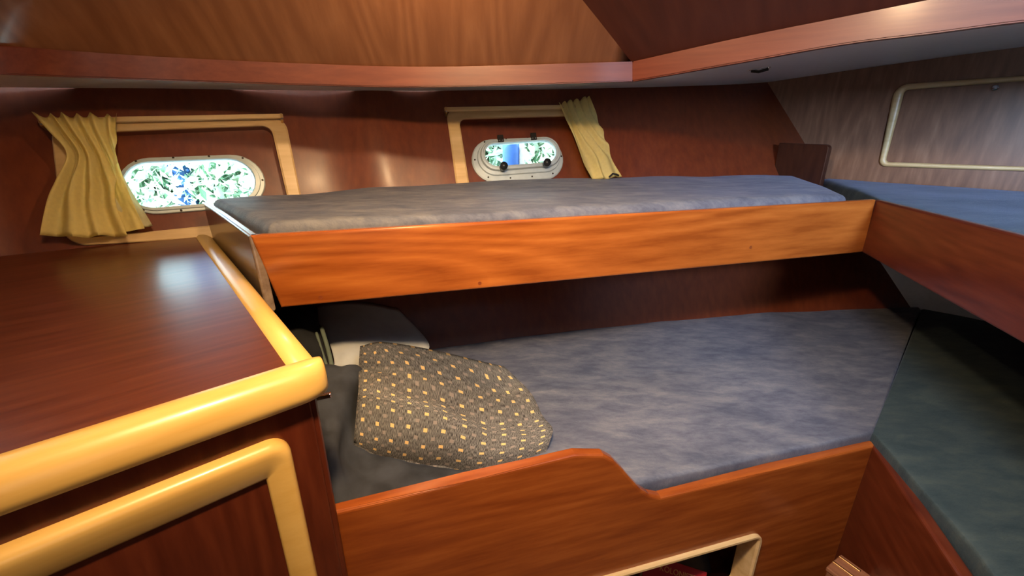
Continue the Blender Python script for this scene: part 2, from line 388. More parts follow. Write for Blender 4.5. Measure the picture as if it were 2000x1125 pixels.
REC = .030
def scale_loop(P, k, c=None):
    c = c or sum(P, Vector((0, 0))) / len(P); return [c + (p - c) * k for p in P]
windows = []
def port_window(idx, pl, outer, inner, ro, ri, flange, glass, opening):
    base = pl.w(0, 0, 0)
    root = thing('window_%d' % idx, base, kind='structure')
    # opening of the recess: inner outline; port aperture through
    ip = rquad(inner, ri)
    st_f = stadium(*flange); st_g = stadium(*glass)
    gx, gy, gl, gh, ga = glass
    ap = stadium(gx, gy, gl + .012, gh + .012, ga)
    cut1 = (prism(ip, -REC, .05), pl.M); cut2 = (prism(ap, -.30, .10), pl.M)
    # trim
    op = rquad(outer, ro)
    obj('trim_frame', ring(op, ip, flat(.011)), maple_pale, root, pl.M)
    # flange
    dz = -REC
    fx, fy, fl, fh, fa = flange
    f_in = [Vector((f.x, f.y)) for f in stadium(gx, gy, gl + .006, gh + .006, ga)]
    obj('port_flange', ring(st_f, f_in, [(0, dz - .002), (0, dz + .006), (.1, dz + .009), (.45, dz + .010), (.5, dz + .016), (.9, dz + .018), (1, dz + .012), (1, dz - .010), (.9, dz - .010), (.9, dz - .002)]), alu, root, pl.M)
    zg = dz + .002
    obj('glass', prism(stadium(gx, gy, gl + .0065, gh + .0065, ga), zg, zg + .004), glassm, root, pl.M)
    n = len(st_f)
    # screws on flange
    scr = None
    L = [st_f[i].lerp(f_in[i], .25) for i in range(n)]
    per = [0]
    for i in range(n): per.append(per[-1] + (L[(i+1) % n] - L[i]).length)
    for k in range(10):
        s = per[-1] * (k + .35) / 10
        i = max(j for j in range(n) if per[j] <= s); f = (s - per[i]) / max(per[i+1] - per[i], 1e-6); p = L[i].lerp(L[(i+1) % n], f)
        Ms = pl.M @ Matrix.Translation((p.x, p.y, dz + .008))
        if scr is None: o = obj('screw', cyl(.0035, .0035, 10), darkmetal, root, Ms); scr = o.data
        else: o = link('screw', scr, None, root, Ms)
    if opening:
        # swinging inner ring with knobs and hinges
        r1 = stadium(gx, gy - .003, gl + .021, gh + .018, ga); r2 = stadium(gx, gy, gl + .001, gh + .001, ga)
        obj('opening_ring', ring(r1, r2, [(0, dz + .012), (0, dz + .024), (.15, dz + .030), (.5, dz + .031), (.6, dz + .026), (.95, dz + .026), (1, dz + .02), (1, dz + .008)]), alu, root, pl.M)
        c_, s_ = math.cos(ga), math.sin(ga)
        def loc(a, b): return gx + a * c_ - b * s_, gy + a * s_ + b * c_
        for a in (-.60, .62):
            x, y = loc(gl * a, -gh - .013)
            Mk = pl.M @ Matrix.Translation((x, y, dz + .022)) @ Matrix.Rotation(ga, 4, 'Z')
            k = obj('knob', cyl(.0155, .030, 20, z0=.012, bev=.003), blackp, root, Mk, True)
            obj('knob_stem', cyl(.006, .02, 12, z0=-.006), darkmetal, k, Mk)
        for a in (-.52, .42):
            x, y = loc(gl * a, gh + .017)
            Mk = pl.M @ Matrix.Translation((x, y, dz + .028)) @ Matrix.Rotation(ga, 4, 'Z')
            h = obj('hinge', bbox(-.013, .013, -.013, .011, -.004, .003, .001, 1), darkmetal, root, Mk)
            for sx in (-.006, .006):
                obj('hinge_screw', cyl(.0022, .003, 8, z0=.002), chrome, h, Mk @ Matrix.Translation((sx, -.008, 0)))
            obj('hinge_barrel', tube([Vector((-.012, .013, .001)), Vector((.012, .013, .001))], .004, 8), darkmetal, h, Mk)
    windows.append((pl, ip)); return [cut1, cut2]
cuts = port_window(1, pl1,
    Q(pl1, [(100, 243), (556, 226), (602, 455), (128, 482)]), Q(pl1, [(128, 262), (529, 246), (570, 425), (150, 468)]), .055, .032,
    fit(pl1, (226, 362), (517, 345), (366, 300), (400, 407)), fit(pl1, (243, 362), (493, 347), (372, 314), (378, 393)), False)
cuts += port_window(2, pl2,
    Q(pl2, [(871, 217), (1146, 207), (1190, 366), (894, 385)]), Q(pl2, [(896, 234), (1120, 227), (1163, 352), (918, 372)]), .035, .026,
    fit(pl2, (923, 311), (1103, 302), (1015, 265), (1020, 350)), fit(pl2, (949, 303), (1086, 293), (1017, 276), (1019, 319)), True)
cutout(hull, cuts); auto_smooth(hull, .45)

# ------------------------------------------------------------------ bow bulkhead (wall_right) with locker door, white lower panel
pb = Plane(up((BULK * FW.x, BULK * FW.y, 0)), AX, ey=(0, 0, 1))
def bl(px, py): return pb.px(px, py)
x_l = bl(1540, 300).x - .55
tag(obj('wall_right', prism([(x_l, -1.45), (x_l + 3.3, -1.45), (x_l + 3.3, .55), (x_l, .55)], -.04, 0), veneer_lit, M=pb.M), kind='structure')
wp = [bl(1700, 505), bl(2120, 650)]
tag(obj('trim_1', prism([(bl(1700, 520).x, -1.3), (bl(1700, 520).x + 2.0, -1.3), (bl(1700, 520).x + 2.0, -.50), (bl(1700, 520).x, -.50)], 0.001, .012), white, M=pb.M), kind='structure')
door = thing('door_1', pb.w(*bl(1900, 240)), kind='structure')
do = rquad(Q(pb, [(1748, 165), (2290, 128), (2290, 344), (1715, 325)]), [.05, .05, .05, .03]); di = rquad(Q(pb, [(1768, 176), (2278, 138), (2278, 334), (1730, 316)]), [.015] * 4)
obj('door_frame', ring(do, di, half(.016)), maple_pale, door, pb.M, True)
obj('door_panel', prism(di, .001, .006), veneer_lit, door, pb.M)
kp = bl(1943, 172); Mk = pb.M @ Matrix.Translation((kp.x, kp.y, .006))
kb = obj('door_knob', cyl(.010, .010, 20, z0=.012, bev=.003), chrome, door, Mk, True); obj('knob_stem', cyl(.004, .014, 12), chrome, kb, Mk)

# ------------------------------------------------------------------ deck beams, deck underside, coachroof
SC = .93
def beam_pt(px, pt, pb_, Y): return at_y(px, pb_, Y * SC), at_y(px, pt, Y * SC)
bp = [beam_pt(-260, 62, 130, .80), beam_pt(0, 88, 145, 1.23), beam_pt(300, 110, 156, 1.45), beam_pt(600, 124, 166, 1.60), beam_pt(850, 130, 170, 1.65), beam_pt(1235, 120, 159, 1.67)]
Bb, Bt = catmull([p[0] for p in bp], 20), catmull([p[1] for p in bp], 20)
MIT = (Vector((-.02, 1, 0)).normalized() + FW).normalized() * 1.06
def board_along(bot, topc, th, mit=None):
    rows = [[] for _ in range(4)]
    n = len(bot)
    for i in range(n):
        d = (bot[min(i+1, n-1)] - bot[max(i-1, 0)]); d.z = 0; d.normalize(); o = Vector((-d.y, d.x, 0)) * th
        if mit and i == mit[0] % n: o = mit[1] * th
        rows[0].append(bot[i]); rows[1].append(topc[i]); rows[2].append(topc[i] + o); rows[3].append(bot[i] + o)
    rows.append(rows[0]); bm = loft(rows)
    for e in (0, n - 1):
        vs_ = []
        bm.verts.ensure_lookup_table(); vs_ = [bm.verts[k * n + e] for k in range(4)]; bm.faces.new(vs_)
    bmesh.ops.remove_doubles(bm, verts=bm.verts, dist=1e-6); bm.normal_update()
    bmesh.ops.bevel(bm, geom=[e for e in bm.edges if len(e.link_faces) == 2 and abs((e.verts[0].co - e.verts[1].co).normalized().z) < .5 and len(e.link_faces[0].verts) == 4 and all(abs(f.normal.dot(Vector((e.verts[0].co - e.verts[1].co)).normalized())) < .5 for f in e.link_faces) and e.calc_face_angle(0) > 1.2], offset=.003, segments=2, affect='EDGES', clamp_overlap=True)
    return bm
auto_smooth(tag(obj('trim_2', board_along(Bb, Bt, .028, (-1, MIT)), beamwood), kind='structure'))
Cb, Ct = Bb[-1], Bt[-1]
def fb(px, py):
    r = ray(px, py); # on the vertical plane through Cb along AX
    n = Vector((FW.x, FW.y, 0)); t = (Cb.x * n.x + Cb.y * n.y) / (r.x * n.x + r.y * n.y); return up(r * t)
fbot = [Cb] + [fb(1440, 123), fb(1644, 87), fb(1820, 65), fb(2000, 42), fb(2300, 14)]
ftop = [Ct] + [fb(1440, 74), fb(1644, 33), fb(1820, -2), fb(2000, -38), fb(2300, -92)]
FB, FT = catmull(fbot, 6), catmull(ftop, 6)
bmf_ = board_along(FB, FT, .028, (0, MIT)); Pf_ = Plane(Cb, AX, ey=(0, 0, 1)); bmf_.transform(Pf_.M.inverted())
auto_smooth(tag(obj('trim_3', bmf_, beamwood, M=Pf_.M), kind='structure'))
# deck underside from beams out to the hull and the bulkhead
def off(p, v, dz=0.0): return Vector((p.x + v.x, p.y + v.y, p.z + dz))
def pick(row, n): return [row[0].lerp(row[-1], 0)] and [Vector(row[int(round(i * (len(row) - 1) / (n - 1)))]) for i in range(n)]
nb = 41
h_in = pick(Bb, nb); h_out = [Vector(p) for p in pick([up(p) for p in Tr], nb)]
def by_x(row, x):
    for a, b in zip(row, row[1:]):
        if a.x <= x <= b.x: return a.lerp(b, (x - a.x) / (b.x - a.x))
    return row[0] if x < row[0].x else row[-1]
TrU = [up(p) for p in Tr]
out_ = []
for i, p in enumerate(h_in):
    t = i / (nb - 1); x = TrU[0].x + (TrU[-1].x - TrU[0].x) * t ** .9
    out_.append(by_x(TrU, x))
rows = []
for k in range(7):
    t = k / 6; rows.append([off(a.lerp(b, t * 1.03), Vector((0, 0, 0)), .006 + .012 * math.sin(math.pi * t)) for a, b in zip(h_in, out_)])
# forward part: beam FB to bulkhead top
g_in = pick(FB, 31)
b0, b1 = TrU[-1], on_bulk(1778, 118); sl_ = (b1.z - b0.z) / (b1 - b0).dot(AX)
g_out = []
for i in range(31):
    t = i / 30 * 2.3; z = b0.z + .115 * math.sin(min(t / 2.0, 1) * math.pi * .55)
    g_out.append(Vector((b0.x + AX.x * t, b0.y + AX.y * t, z)))
g_in2 = [FB[0] + (FB[-1] - FB[0]) * 0 for _ in range(0)]
rows2 = []
gi = []
n_ = 31
for i in range(n_):
    t = i / (n_ - 1) * 1.9; b = Cb + AX * t
    # height of the crowned beam
    zz = None
    for a, c in zip(FB, FB[1:]):
        ta, tc_ = (a - Cb).dot(AX), (c - Cb).dot(AX)
        if ta <= t <= tc_: zz = a.z + (c.z - a.z) * (t - ta) / (tc_ - ta)
    gi.append(Vector((b.x, b.y, zz if zz is not None else FB[-1].z)))
for k in range(7):
    t = k / 6; rows2.append([off(a.lerp(b, t * 1.02), Vector((0, 0, 0)), .006 + .012 * math.sin(math.pi * t)) for a, b in zip(gi, g_out)])
bmd = loft(rows); me = bpy.data.meshes.new('t'); b2 = loft(rows2); b2.to_mesh(me); b2.free(); bmd.from_mesh(me)
bmesh.ops.remove_doubles(bmd, verts=bmd.verts, dist=.002)
dbvh = BVHTree.FromBMesh(bmd)
tag(obj('ceiling', bmd, deckwhite, smooth=True), kind='structure')
# dark beam knee at the far right under the deck
# coachroof side and front
hip = at_y(1120, 0, 1.55 * SC) - Ct
side_low, side_high = [], []
for i, p in enumerate(Bt):
    n = len(Bt); d = Bt[min(i+1, n-1)] - Bt[max(i-1, 0)]; d.z = 0; d.normalize(); inn = Vector((d.y, -d.x, 0))
    side_low.append(off(p, inn * -.010 if i < n - 1 else MIT * .010, -.004)); side_high.append(p + (inn * .113 + Vector((0, 0, .135))) * 2.9 if i < n - 1 else p + hip * 2.9)
rows = [[a.lerp(b, k / 5) for a, b in zip(side_low, side_high)] for k in range(6)]
vsd = (Bt[-1] - Bt[12]); 
pside = Plane(Bt[-1], (1, .05, 0), n=Vector((1, .05, 0)).normalized().cross(hip).normalized() * 1)
if pside.n.dot(Vector((0, 0, EYE)) - pside.o) < 0: pside = Plane(Bt[-1], (1, .05, 0), n=-Vector((1, .05, 0)).normalized().cross(hip).normalized())
bms = loft(rows); inv = pside.M.inverted()
for v in bms.verts: v.co = inv @ v.co
tag(obj('wall_upper_side', bms, veneer, M=pside.M, smooth=True), kind='structure')
fl = [off(p, FW * .010 if i else MIT * .010, -.004) for i, p in enumerate(FT)]; fh = []
for i, p in enumerate(FT):
    fh.append(Ct + hip * 2.9 + AX * ((p - Ct).dot(AX) * .9) + Vector((0, 0, (p.z - Ct.z) * .3)))
bmf = loft([[a.lerp(b, k / 4) for a, b in zip(fl, fh)] for k in range(5)])
pf = Plane(Ct, AX, n=-AX.cross(hip).normalized() if -AX.cross(hip).dot(Vector((0,0,EYE)) - Ct) > 0 else AX.cross(hip).normalized())
inv = pf.M.inverted()
for v in bmf.verts: v.co = inv @ v.co
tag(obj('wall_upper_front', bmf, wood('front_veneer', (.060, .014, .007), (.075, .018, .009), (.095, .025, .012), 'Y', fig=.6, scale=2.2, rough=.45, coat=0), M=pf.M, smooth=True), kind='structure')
# roof over everything, aft bulkhead, starboard side, floor
ZR = .185 + .135 * 2.9
tag(obj('ceiling_roof', prism([(-2.4, -1.3), (3.0, -1.3), (3.0, 1.2), (1.3, 2.5), (-.6, 1.9), (-2.4, .9)], EYE + ZR - .02, EYE + ZR + .03), deckwhite), kind='structure')
tag(obj('floor', prism([(-2.4, -1.3), (3.0, -1.3), (3.0, 1.2), (1.3, 2.5), (-.6, 1.9), (-2.4, .9)], -.05, 0), m_sole), kind='structure')
tag(obj('wall_front', prism([(-3, 0), (3.6, 0), (3.6, 2.0), (-3, 2.0)], -.03, 0), mahog['Y'], M=Plane((0, -1.1, 0), (1, 0, 0), ey=(0, 0, 1)).M), kind='structure')
tag(obj('wall_starboard', prism([(-3, 0), (3, 0), (3, 2.0), (-3, 2.0)], -.03, 0), mahog['Y'], M=Plane((2.75, .6, 0), (0, 1, 0), ey=(0, 0, 1)).M), kind='structure')
tag(obj('wall_left', prism([(-2.75, 0), (0, 0), (0, 2.0), (-2.75, 2.0)], -.03, 0), mahog['Y'], M=Plane((-2.1, -2.0, 0), (0, -1, 0), ey=(0, 0, 1)).M), kind='structure')

# ------------------------------------------------------------------ upper bunk
UZT, UZB = -.242, -.425
A = Vector((-.600, 1.000)); B = Vector((1.222, 1.510))
ub = thing('upper_bunk', up((.3, 1.3, UZB)), 'varnished orange wooden upper bunk tray carrying a blue mattress below the portholes', 'bunk')
pf_ = vplane(A, B, UZT); LB = (B - A).length
fbm = prism([(0, 0), (LB + .004, 0), (LB + .012, UZB - UZT), (.035, UZB - UZT)], -.022, 0, .006, 3)
obj('front_board', fbm, orange, ub, pf_.M)
for px_, py_ in ((626, 581), (937, 553), (1466, 483)):
    q = pf_.px(px_, py_); obj('wood_plug', cyl(.005, .0012, 14), plain('plug_wood', (.22, .05, .012), .3) if not bpy.data.materials.get('plug_wood') else bpy.data.materials['plug_wood'], ub, pf_.M @ Matrix.Translation((q.x, q.y, -.0004)))
E0 = Vector((-.604, 1.002)); E1 = Vector((-1.008, 1.465))
pe = vplane(E1, E0, UZT); LE = (E1 - E0).length
obj('end_board', prism([(0, 0), (LE, 0), (LE + .025, UZB - UZT), (0, UZB - UZT)], -.022, .0, .006, 3), wood('end_board_daylit', (.16, .11, .08), (.22, .16, .12), (.28, .21, .16), 'X', rough=.22), ub, pe.M)  # wood greyed in colour to stand in for reflected daylight
# bottom panel
bk = [Vector((p.x, p.y)) for p in Mr if -1.05 < p.x < 1.45]
und = [A + Vector((.03, .02)), B + Vector((-.02, .02)), Vector((1.32, 1.95))] + [p for p in reversed(bk)][2:]
obj('base_panel', prism([(p.x, p.y) for p in und], EYE - .405, EYE - .39), mahog['X'], ub)
# foot board beside the hull, high part
P0, P1 = Vector((1.235, 2.135)), Vector((1.325, 1.955)); pp_ = vplane(P0, P1, 0)
obj('foot_board', prism(rquad([(-.02, -.085), ((P1 - P0).length, -.085), ((P1 - P0).length, -.40), (-.02, -.40)], [.003, .018, .003, .003]), -.025, 0, .004, 2), wood('foot_board_shaded', (.030, .008, .004), (.042, .012, .006), (.058, .018, .008), 'Y', rough=.4, coat=.1), ub, pp_.M)  # near-black wood colour stands in for shade on this board
mback = [at_z(415, 396, -.235), at_z(500, 390, -.235), at_z(590, 383, -.232), at_z(650, 373, -.225), at_z(720, 367, -.225), at_z(850, 360, -.225), at_z(1000, 352, -.225), at_z(1200, 347, -.225), at_z(1400, 343, -.225), at_z(1560, 343, -.225)]
ux = (B - A).normalized(); un = Vector((-ux.y, ux.x))
f0 = A + un * .03 + ux * .03; f1 = B + un * .03 - ux * .09
um = cushion([f0.lerp(f1, t / 12) for t in range(13)], [(p.x, p.y) for p in mback], -.222, .16, r=.03, nu=90, nv=24, amp=.0035)
tag(obj('mattress', um, velvet, smooth=True), 'long narrow blue-grey velour mattress lying in the orange upper bunk under the portholes', 'mattress', 'velour mattresses')

# ------------------------------------------------------------------ forward upper bunk on the right
fbk = thing('forward_bunk', up((1.2, 1.2, -.42)), 'dark red wooden upper bunk at the right edge, before the bow bulkhead', 'bunk')
R0 = B + Vector((.004, .0)); R1 = Vector((1.235 - .26 * 1.9, 1.52 - 1.9)); pr = vplane(R0, R1, UZT); LR = (R1 - R0).length
obj('side_board', prism([(-.012, -.001), (LR, .062), (LR, UZB - UZT), (-.012, UZB - UZT)], -.024, 0, .006, 3), mahog['X'], fbk, pr.M)
obj('base_panel', prism([(1.24, 1.53), (1.345, 1.95), (1.56, 2.17), (2.6, 1.25), (2.6, -.4), (.80, -.3)], EYE - .40, EYE - .385), mahog['X'], fbk)
fm = cushion([(1.255, 1.50), (1.17, 1.17), (1.08, .80), (.98, .4), (.87, 0)], [(1.50, 2.24), (1.90, 1.88), (2.25, 1.58), (2.5, 1.3), (2.65, 1.0)], -.252, .13, r=.03, nu=40, nv=40, amp=.004, crown=.008, seed=3)
tag(obj('mattress', fm, velvet_dk, smooth=True), 'blue-green velour mattress of the upper right bunk, below the cream-framed locker door', 'mattress', 'velour mattresses')

# ------------------------------------------------------------------ lower bunk
a_ = .62; Lp = Vector((-.51 * a_ - .02, a_ - .006)); dirL = Vector((.9613, .2756)); ZH, ZL = -.663, -.818
tR = 1.366
Rp = Vector((.985, .993)); 
plb = vplane(Lp, Rp, 0); LL = (Rp - Lp).length
lb = thing('lower_bunk', up((.3, .8, -1.4)), 'mahogany lower bunk front with a stepped rounded top edge', 'bunk')
x1150 = plb.px(1150, 885).x; xd = plb.px(1290, 970).x; xs = plb.px(1190, 893).x
y0, y1, y2 = plb.px(663, 1000).y, plb.px(1150, 883).y, plb.px(1700, 873).y; yd = plb.px(1290, 972).y
prof = [(0, y0), (x1150 * .5, (y0 + y1) / 2), (x1150 - .03, y1)]
for px_, py_ in ((1180, 889), (1200, 900), (1218, 918), (1235, 938), (1253, 957), (1270, 968), (1292, 972)):
    q = plb.px(px_, py_); prof.append((q.x, q.y))
prof += [((xd + LL) / 2, (yd + y2) / 2), (LL + .014, y2)]
outl = [(p[0], p[1]) for p in prof] + [(LL + .014, -1.40), (0, -1.40)]
fbd = obj('front_board', prism(outl, -.026, 0, .007, 3), wood('lower_board_wood', (.20, .042, .008), (.28, .068, .012), (.38, .105, .020), 'X', fig=.4, scale=2.0, rough=.24), lb, plb.M)
oo = rquad(Q(plb, [(1478, 1034), (1478, 1290), (700, 1290), (1060, 1151)]), [.03] * 4)
# order corners: top-left far, top-right, bottom-right, bottom-left
tl, tr_ = plb.px(900, 1203), plb.px(1489, 1037)
br = Vector((plb.px(1478, 1130).x + .0, -1.28)); bl_ = Vector((tl.x, -1.28))
oo = rquad([tl, tr_, Vector((tr_.x, -1.28)), bl_], .035)
oi = rquad([tl + Vector((.014, -.014)), tr_ + Vector((-.014, -.014)), Vector((tr_.x - .014, -1.266)), bl_ + Vector((.014, .014))], .010)
cutout(fbd, [(prism([a.lerp(b, .5) for a, b in zip(oo, oi)], -.2, .1), plb.M)])
obj('opening_trim', ring(oo, oi, [(0, -.002), (0, .006), (.3, .010), (.75, .010), (1, .004), (1, -.052), (.62, -.052), (.62, -.002)]), maple_pale, lb, plb.M, False)
# cave locker inside
bmc = bmesh.new(); x0, x1 = tl.x - .02, tr_.x + .03
box(bmc, x0, x1, -1.36, -1.30, -.40, -.034); box(bmc, x0, x1, tl.y - .05 + .16, tl.y + .13, -.40, -.034); box(bmc, x0, x1, -1.36, tl.y + .13, -.42, -.40); box(bmc, x1, x1 + .01, -1.36, tl.y + .13, -.40, -.034)
obj('cave_lining', bmc, mahog['X'], lb, plb.M)
# side board going aft on the right of the foot well
S1 = Vector((.985 - .307 * 1.7, .993 - 1.7)); prb = vplane(Rp, S1, 0); LS = (S1 - Rp).length
yb = y2
obj('side_board', prism([(-.014, yb), (LS, yb + .0), (LS, -1.40), (-.014, -1.40)], -.030, 0, .007, 3), mahog['X'], lb, prb.M)
obj('cushion_base', prism([(-.29, .68), (.98, 1.02), (1.88, 1.9), (1.1, 1.83), (.27, 1.66), (-.30, 1.5), (-.85, 1.22)], EYE - .93, EYE - .915), mahog['X'], lb)
lm = cushion([Vector((-.29, .675)).lerp(Vector((.997, 1.018)), t / 10) for t in range(11)],
    [(-.80, 1.27), (-.60, 1.37), (-.29, 1.512), (.0, 1.60), (.275, 1.675), (.6, 1.745), (.9, 1.81), (1.154, 1.852), (1.45, 1.885), (1.7, 1.905), (1.90, 1.915)], -.800, .11, r=.012, nu=90, nv=60, amp=.004, seed=1)
tag(obj('mattress', lm, velvet, smooth=True), 'wide blue-grey velour mattress of the lower bunk, beneath the orange upper bunk', 'mattress', 'velour mattresses')
rm = cushion([(.995, 1.018), (.925, .66), (.815, .3), (.63, -.3)], [(1.905, 1.912), (2.3, 1.55), (2.55, 1.3), (2.68, .9)], -.800, .11, r=.010, nu=50, nv=60, amp=.004, seed=2)
tag(obj('mattress', rm, velvet_dk, smooth=True), 'dark green-blue velour mattress in the lower right corner, beyond the mitred seam', 'mattress', 'velour mattresses')

# ------------------------------------------------------------------ locker on the left
LD = Vector((.758, .652)); LN = Vector((.652, -.758))
ZT = -.350
Kc = Vector((-.345, .600))                # inner corner of the top
BS = Vector((-1.05, 1.446)); SD = (BS - Kc).normalized(); SN = Vector((SD.y, -SD.x)) * 1.0
if SN.x < 0: SN = -SN
lk = thing('locker', up((-.8, .9, -1.4)), 'mahogany locker with satin top and chunky yellow maple edge rails, left of the bunks', 'locker')
left_far = Kc - LD * 1.5
tp = [Kc, BS, BS + (Vector((-1.434, 1.204)) - BS) * 2.6, left_far]
Mt = Plane(up((Kc.x, Kc.y, ZT)), (LD.x, LD.y, 0), ey=(-LD.y, LD.x, 0)).M; inv = Mt.inverted()
tl_ = [inv @ up((p.x, p.y, ZT)) for p in tp]
obj('worktop', prism([(p.x, p.y) for p in tl_], -.02, 0), topwood, lk, Mt)
# rails: profile swept along the two edges; c along outward normal, z up
def rail_profile(wd, zt, zb):
    pts = [(-.002, zb + .006), (-.002, -.003), (.002, zt - .006), (.008, zt)]
    n = 10; R_ = wd - .016; H_ = zt - zb - .016
    for k in range(n + 1):
        a = math.pi / 2 * (1 - k / n); pts.append((.016 + R_ * math.cos(a) ** .9, zt - H_ + H_ * math.sin(a) ** .8))
    pts += [(wd - .002, zb + .004), (wd - .010, zb), (.004, zb)]
    return pts
def sweep(p0, p1, n0, prof_, cut0=0, cut1=0):
    """straight rail from p0 to p1 with outward normal n0; cut: end shear per unit of offset"""
    d = (p1 - p0).normalized(); rows = []
    for p, c in ((p0, cut0), (p1, cut1)):
        rows.append([up((p.x + n0.x * a + d.x * c * a, p.y + n0.y * a + d.y * c * a, ZT + z)) for a, z in prof_])
    return rows
RW = .047
pr1 = rail_profile(RW, .007, -.050)
# front rail with rounded nose end
d = LD; rows = []
nose = 8
for t in (0, .25, .5, .75, 1): 
    p = left_far.lerp(Kc, t); rows.append([up((p.x + LN.x * a, p.y + LN.y * a, ZT + z)) for a, z in pr1])
ext = RW * 1.05
for k in range(1, nose + 1):
    th = math.pi / 2 * k / nose; s = math.cos(th) ** .55 if k < nose else .05; e = ext * math.sin(th)
    row = []
    for a, z in pr1:
        aa = .0 + (a) * (1.0 if a < 0 else (.55 + .45 * s) if False else 1.0)
        aa = a * (0.25 + .75 * s); zz = -.015 + (z + .015) * (.62 + .38 * s) 
        row.append(up((Kc.x + d.x * e + LN.x * aa, Kc.y + d.y * e + LN.y * aa, ZT + zz)))
    rows.append(row)
bmr = loft(rows, closed=True); bmr.verts.ensure_lookup_table(); m_ = len(pr1)
bmr.faces.new([bmr.verts[k] for k in range(m_)]); bmr.faces.new([bmr.verts[len(bmr.verts) - m_ + k] for k in range(m_)])
inv = Mt.inverted()
for v in bmr.verts: v.co = inv @ v.co
fr = obj('edge_rail', bmr, maple, lk, Mt, True)
rows = []
Ms_ = Plane(up((Kc.x, Kc.y, ZT)), (SD.x, SD.y, 0), ey=(-SD.y, SD.x, 0)).M
pr2 = rail_profile(RW, .006, -.046)
for t in (-.008, .25, .5, .75, .985, 1.0):
    p = Kc.lerp(BS, t); rows.append([up((p.x + SN.x * a, p.y + SN.y * a, ZT + (z if t < 1 else -.016 + (z + .016) * .7))) for a, z in pr2])
bmr = loft(rows, closed=True); bmr.verts.ensure_lookup_table()
bmr.faces.new([bmr.verts[k] for k in range(m_)]); bmr.faces.new([bmr.verts[len(bmr.verts) - m_ + k] for k in range(m_)])
inv = Ms_.inverted()
for v in bmr.verts: v.co = inv @ v.co
obj('edge_rail', bmr, maple, lk, Ms_, True)
# carcass
FK = Kc + LN * .022 + LD * .020
pfk = Plane(up((FK.x, FK.y, 0)), (LD.x, LD.y, 0), ey=(0, 0, 1))
obj('front_panel', prism([(-1.5, ZT - .02), (0.0, ZT - .02), (0.0, -1.40), (-1.5, -1.40)], -.02, 0, .004, 2), mahog['Y'], lk, pfk.M)
SK0 = FK - LN * .001; psk = vplane(SK0 + SD * .0, SK0 + SD * 1.08, 0)
obj('side_panel', prism([(0.004, ZT - .02), (1.08, ZT - .02), (1.08, -1.40), (.004, -1.40)], -.008, .010, .003, 1), mahog['Y'], lk, psk.M)
# framed door on the front
o1, o2, o3 = pfk.px(0, 1066), pfk.px(560, 843), pfk.px(618, 1125)
i1, i2, i3 = pfk.px(72, 1125), pfk.px(517, 929), pfk.px(566, 1125)
dxo = (o2.x + o3.x) / 2; 
zt_o = o2.y; zt_i = i2.y
od = rquad([(-1.45, zt_o), (dxo, zt_o), (dxo, -1.34), (-1.45, -1.34)], .030); idd = rquad([(-1.42, zt_i), (i2.x, zt_i), (i2.x, -1.31), (-1.42, -1.31)], .0015)
dr = obj('door', prism([(-1.44, zt_o - .01), (dxo - .01, zt_o - .01), (dxo - .01, -1.33), (-1.44, -1.33)], .0, .004), mahog['Y'], lk, pfk.M)
obj('door_frame', ring(od, idd, [(0, -.002), (0, .008), (.04, .014), (.12, .019), (.22, .0205), (.34, .020), (.93, .012), (1, .009), (1, .002)]), maple, dr, pfk.M, True)
# small catch below the rail nose
cpt = at_y(631, 774, .62)
obj('catch', bbox(-.012, .012, -.004, .004, -.004, .004, .001, 1), chrome, lk, Matrix.Translation(cpt) @ Matrix.Rotation(.4, 4, 'Z'))

# ------------------------------------------------------------------ curtains and rails
def curtain(pl, left, right, nf, amp, off, phase=0.0, seed=0, scal=0.0, rows_n=40, cols=90, tie=None):
    """left/right: outline px points with the same count from top to bottom"""
    L2 = catmull([(*pl.px(x, y, off), 0) for x, y in left], 8); R2 = catmull([(*pl.px(x, y, off), 0) for x, y in right], 8)
    n = len(L2); grid = []
    for i in range(n):
        t = i / (n - 1); row = []
        wd = (R2[i] - L2[i]).length
        for j in range(cols + 1):
            s = j / cols
            s2 = s + .02 * math.sin(9 * s + 5 * t + phase) * math.sin(math.pi * s)
            p = L2[i].lerp(R2[i], s2)
            a = amp * (1.0 - .35 * t) * min(1, .5 + wd * 2); g_ = min(1, max(0, (t - .12) / .6)); g_ = g_ * g_ * (3 - 2 * g_); nfe = nf * (1 - g_) + nf * .52 * g_; a *= 1 + .7 * g_
            ph = 2 * math.pi * nfe * (s + .09 * noise.noise(Vector((s * 3, t * 2.2, seed)))) + phase + 1.2 * t
            fold = math.sin(ph) + .35 * math.sin(ph * .5 + 1.3 + 2 * t)
            z = off + a * fold + .004 * noise.noise(Vector((s * 6, t * 5, seed + 7)))
            dy = scal * math.cos(ph) * max(0, 1 - t * 6)
            if t > .9: dy += .003 * math.sin(ph * .5) * (t - .9) * 10
            row.append(Vector((p.x, p.y + dy, z)))
        grid.append(row)
    bm = loft(grid)
    bmesh.ops.solidify(bm, geom=list(bm.faces), thickness=.0015)
    return bm
def rail(pl, pa, pb2, offc, label):
    a, b = pl.px(*pa, offc), pl.px(*pb2, offc); L = (b - a).length; ang = math.atan2(b.y - a.y, b.x - a.x)
    M = pl.M @ Matrix.Translation((a.x, a.y, offc)) @ Matrix.Rotation(ang, 4, 'Z')
    r = thing('curtain_rail', M.translation, label, 'curtain rail', 'maple curtain rails')
    obj('rail_bar', bbox(0, L, -.0075, .0075, -.006, .006, .002, 2), maple_pale, r, M)
    for x in (.006, L - .006):
        bmk = bbox(x - .004, x + .004, -.016, .008, -offc + .001, .0062, .001, 1)
        e = obj('end_bracket', bmk, brass, r, M)
        obj('bracket_screw', cyl(.003, .003, 8), chrome, e, M @ Matrix.Translation((x, -.012, .006)))
    return r
rail(pl1, (75, 237), (553, 227), .030, 'slim maple curtain rail above the larger left porthole')
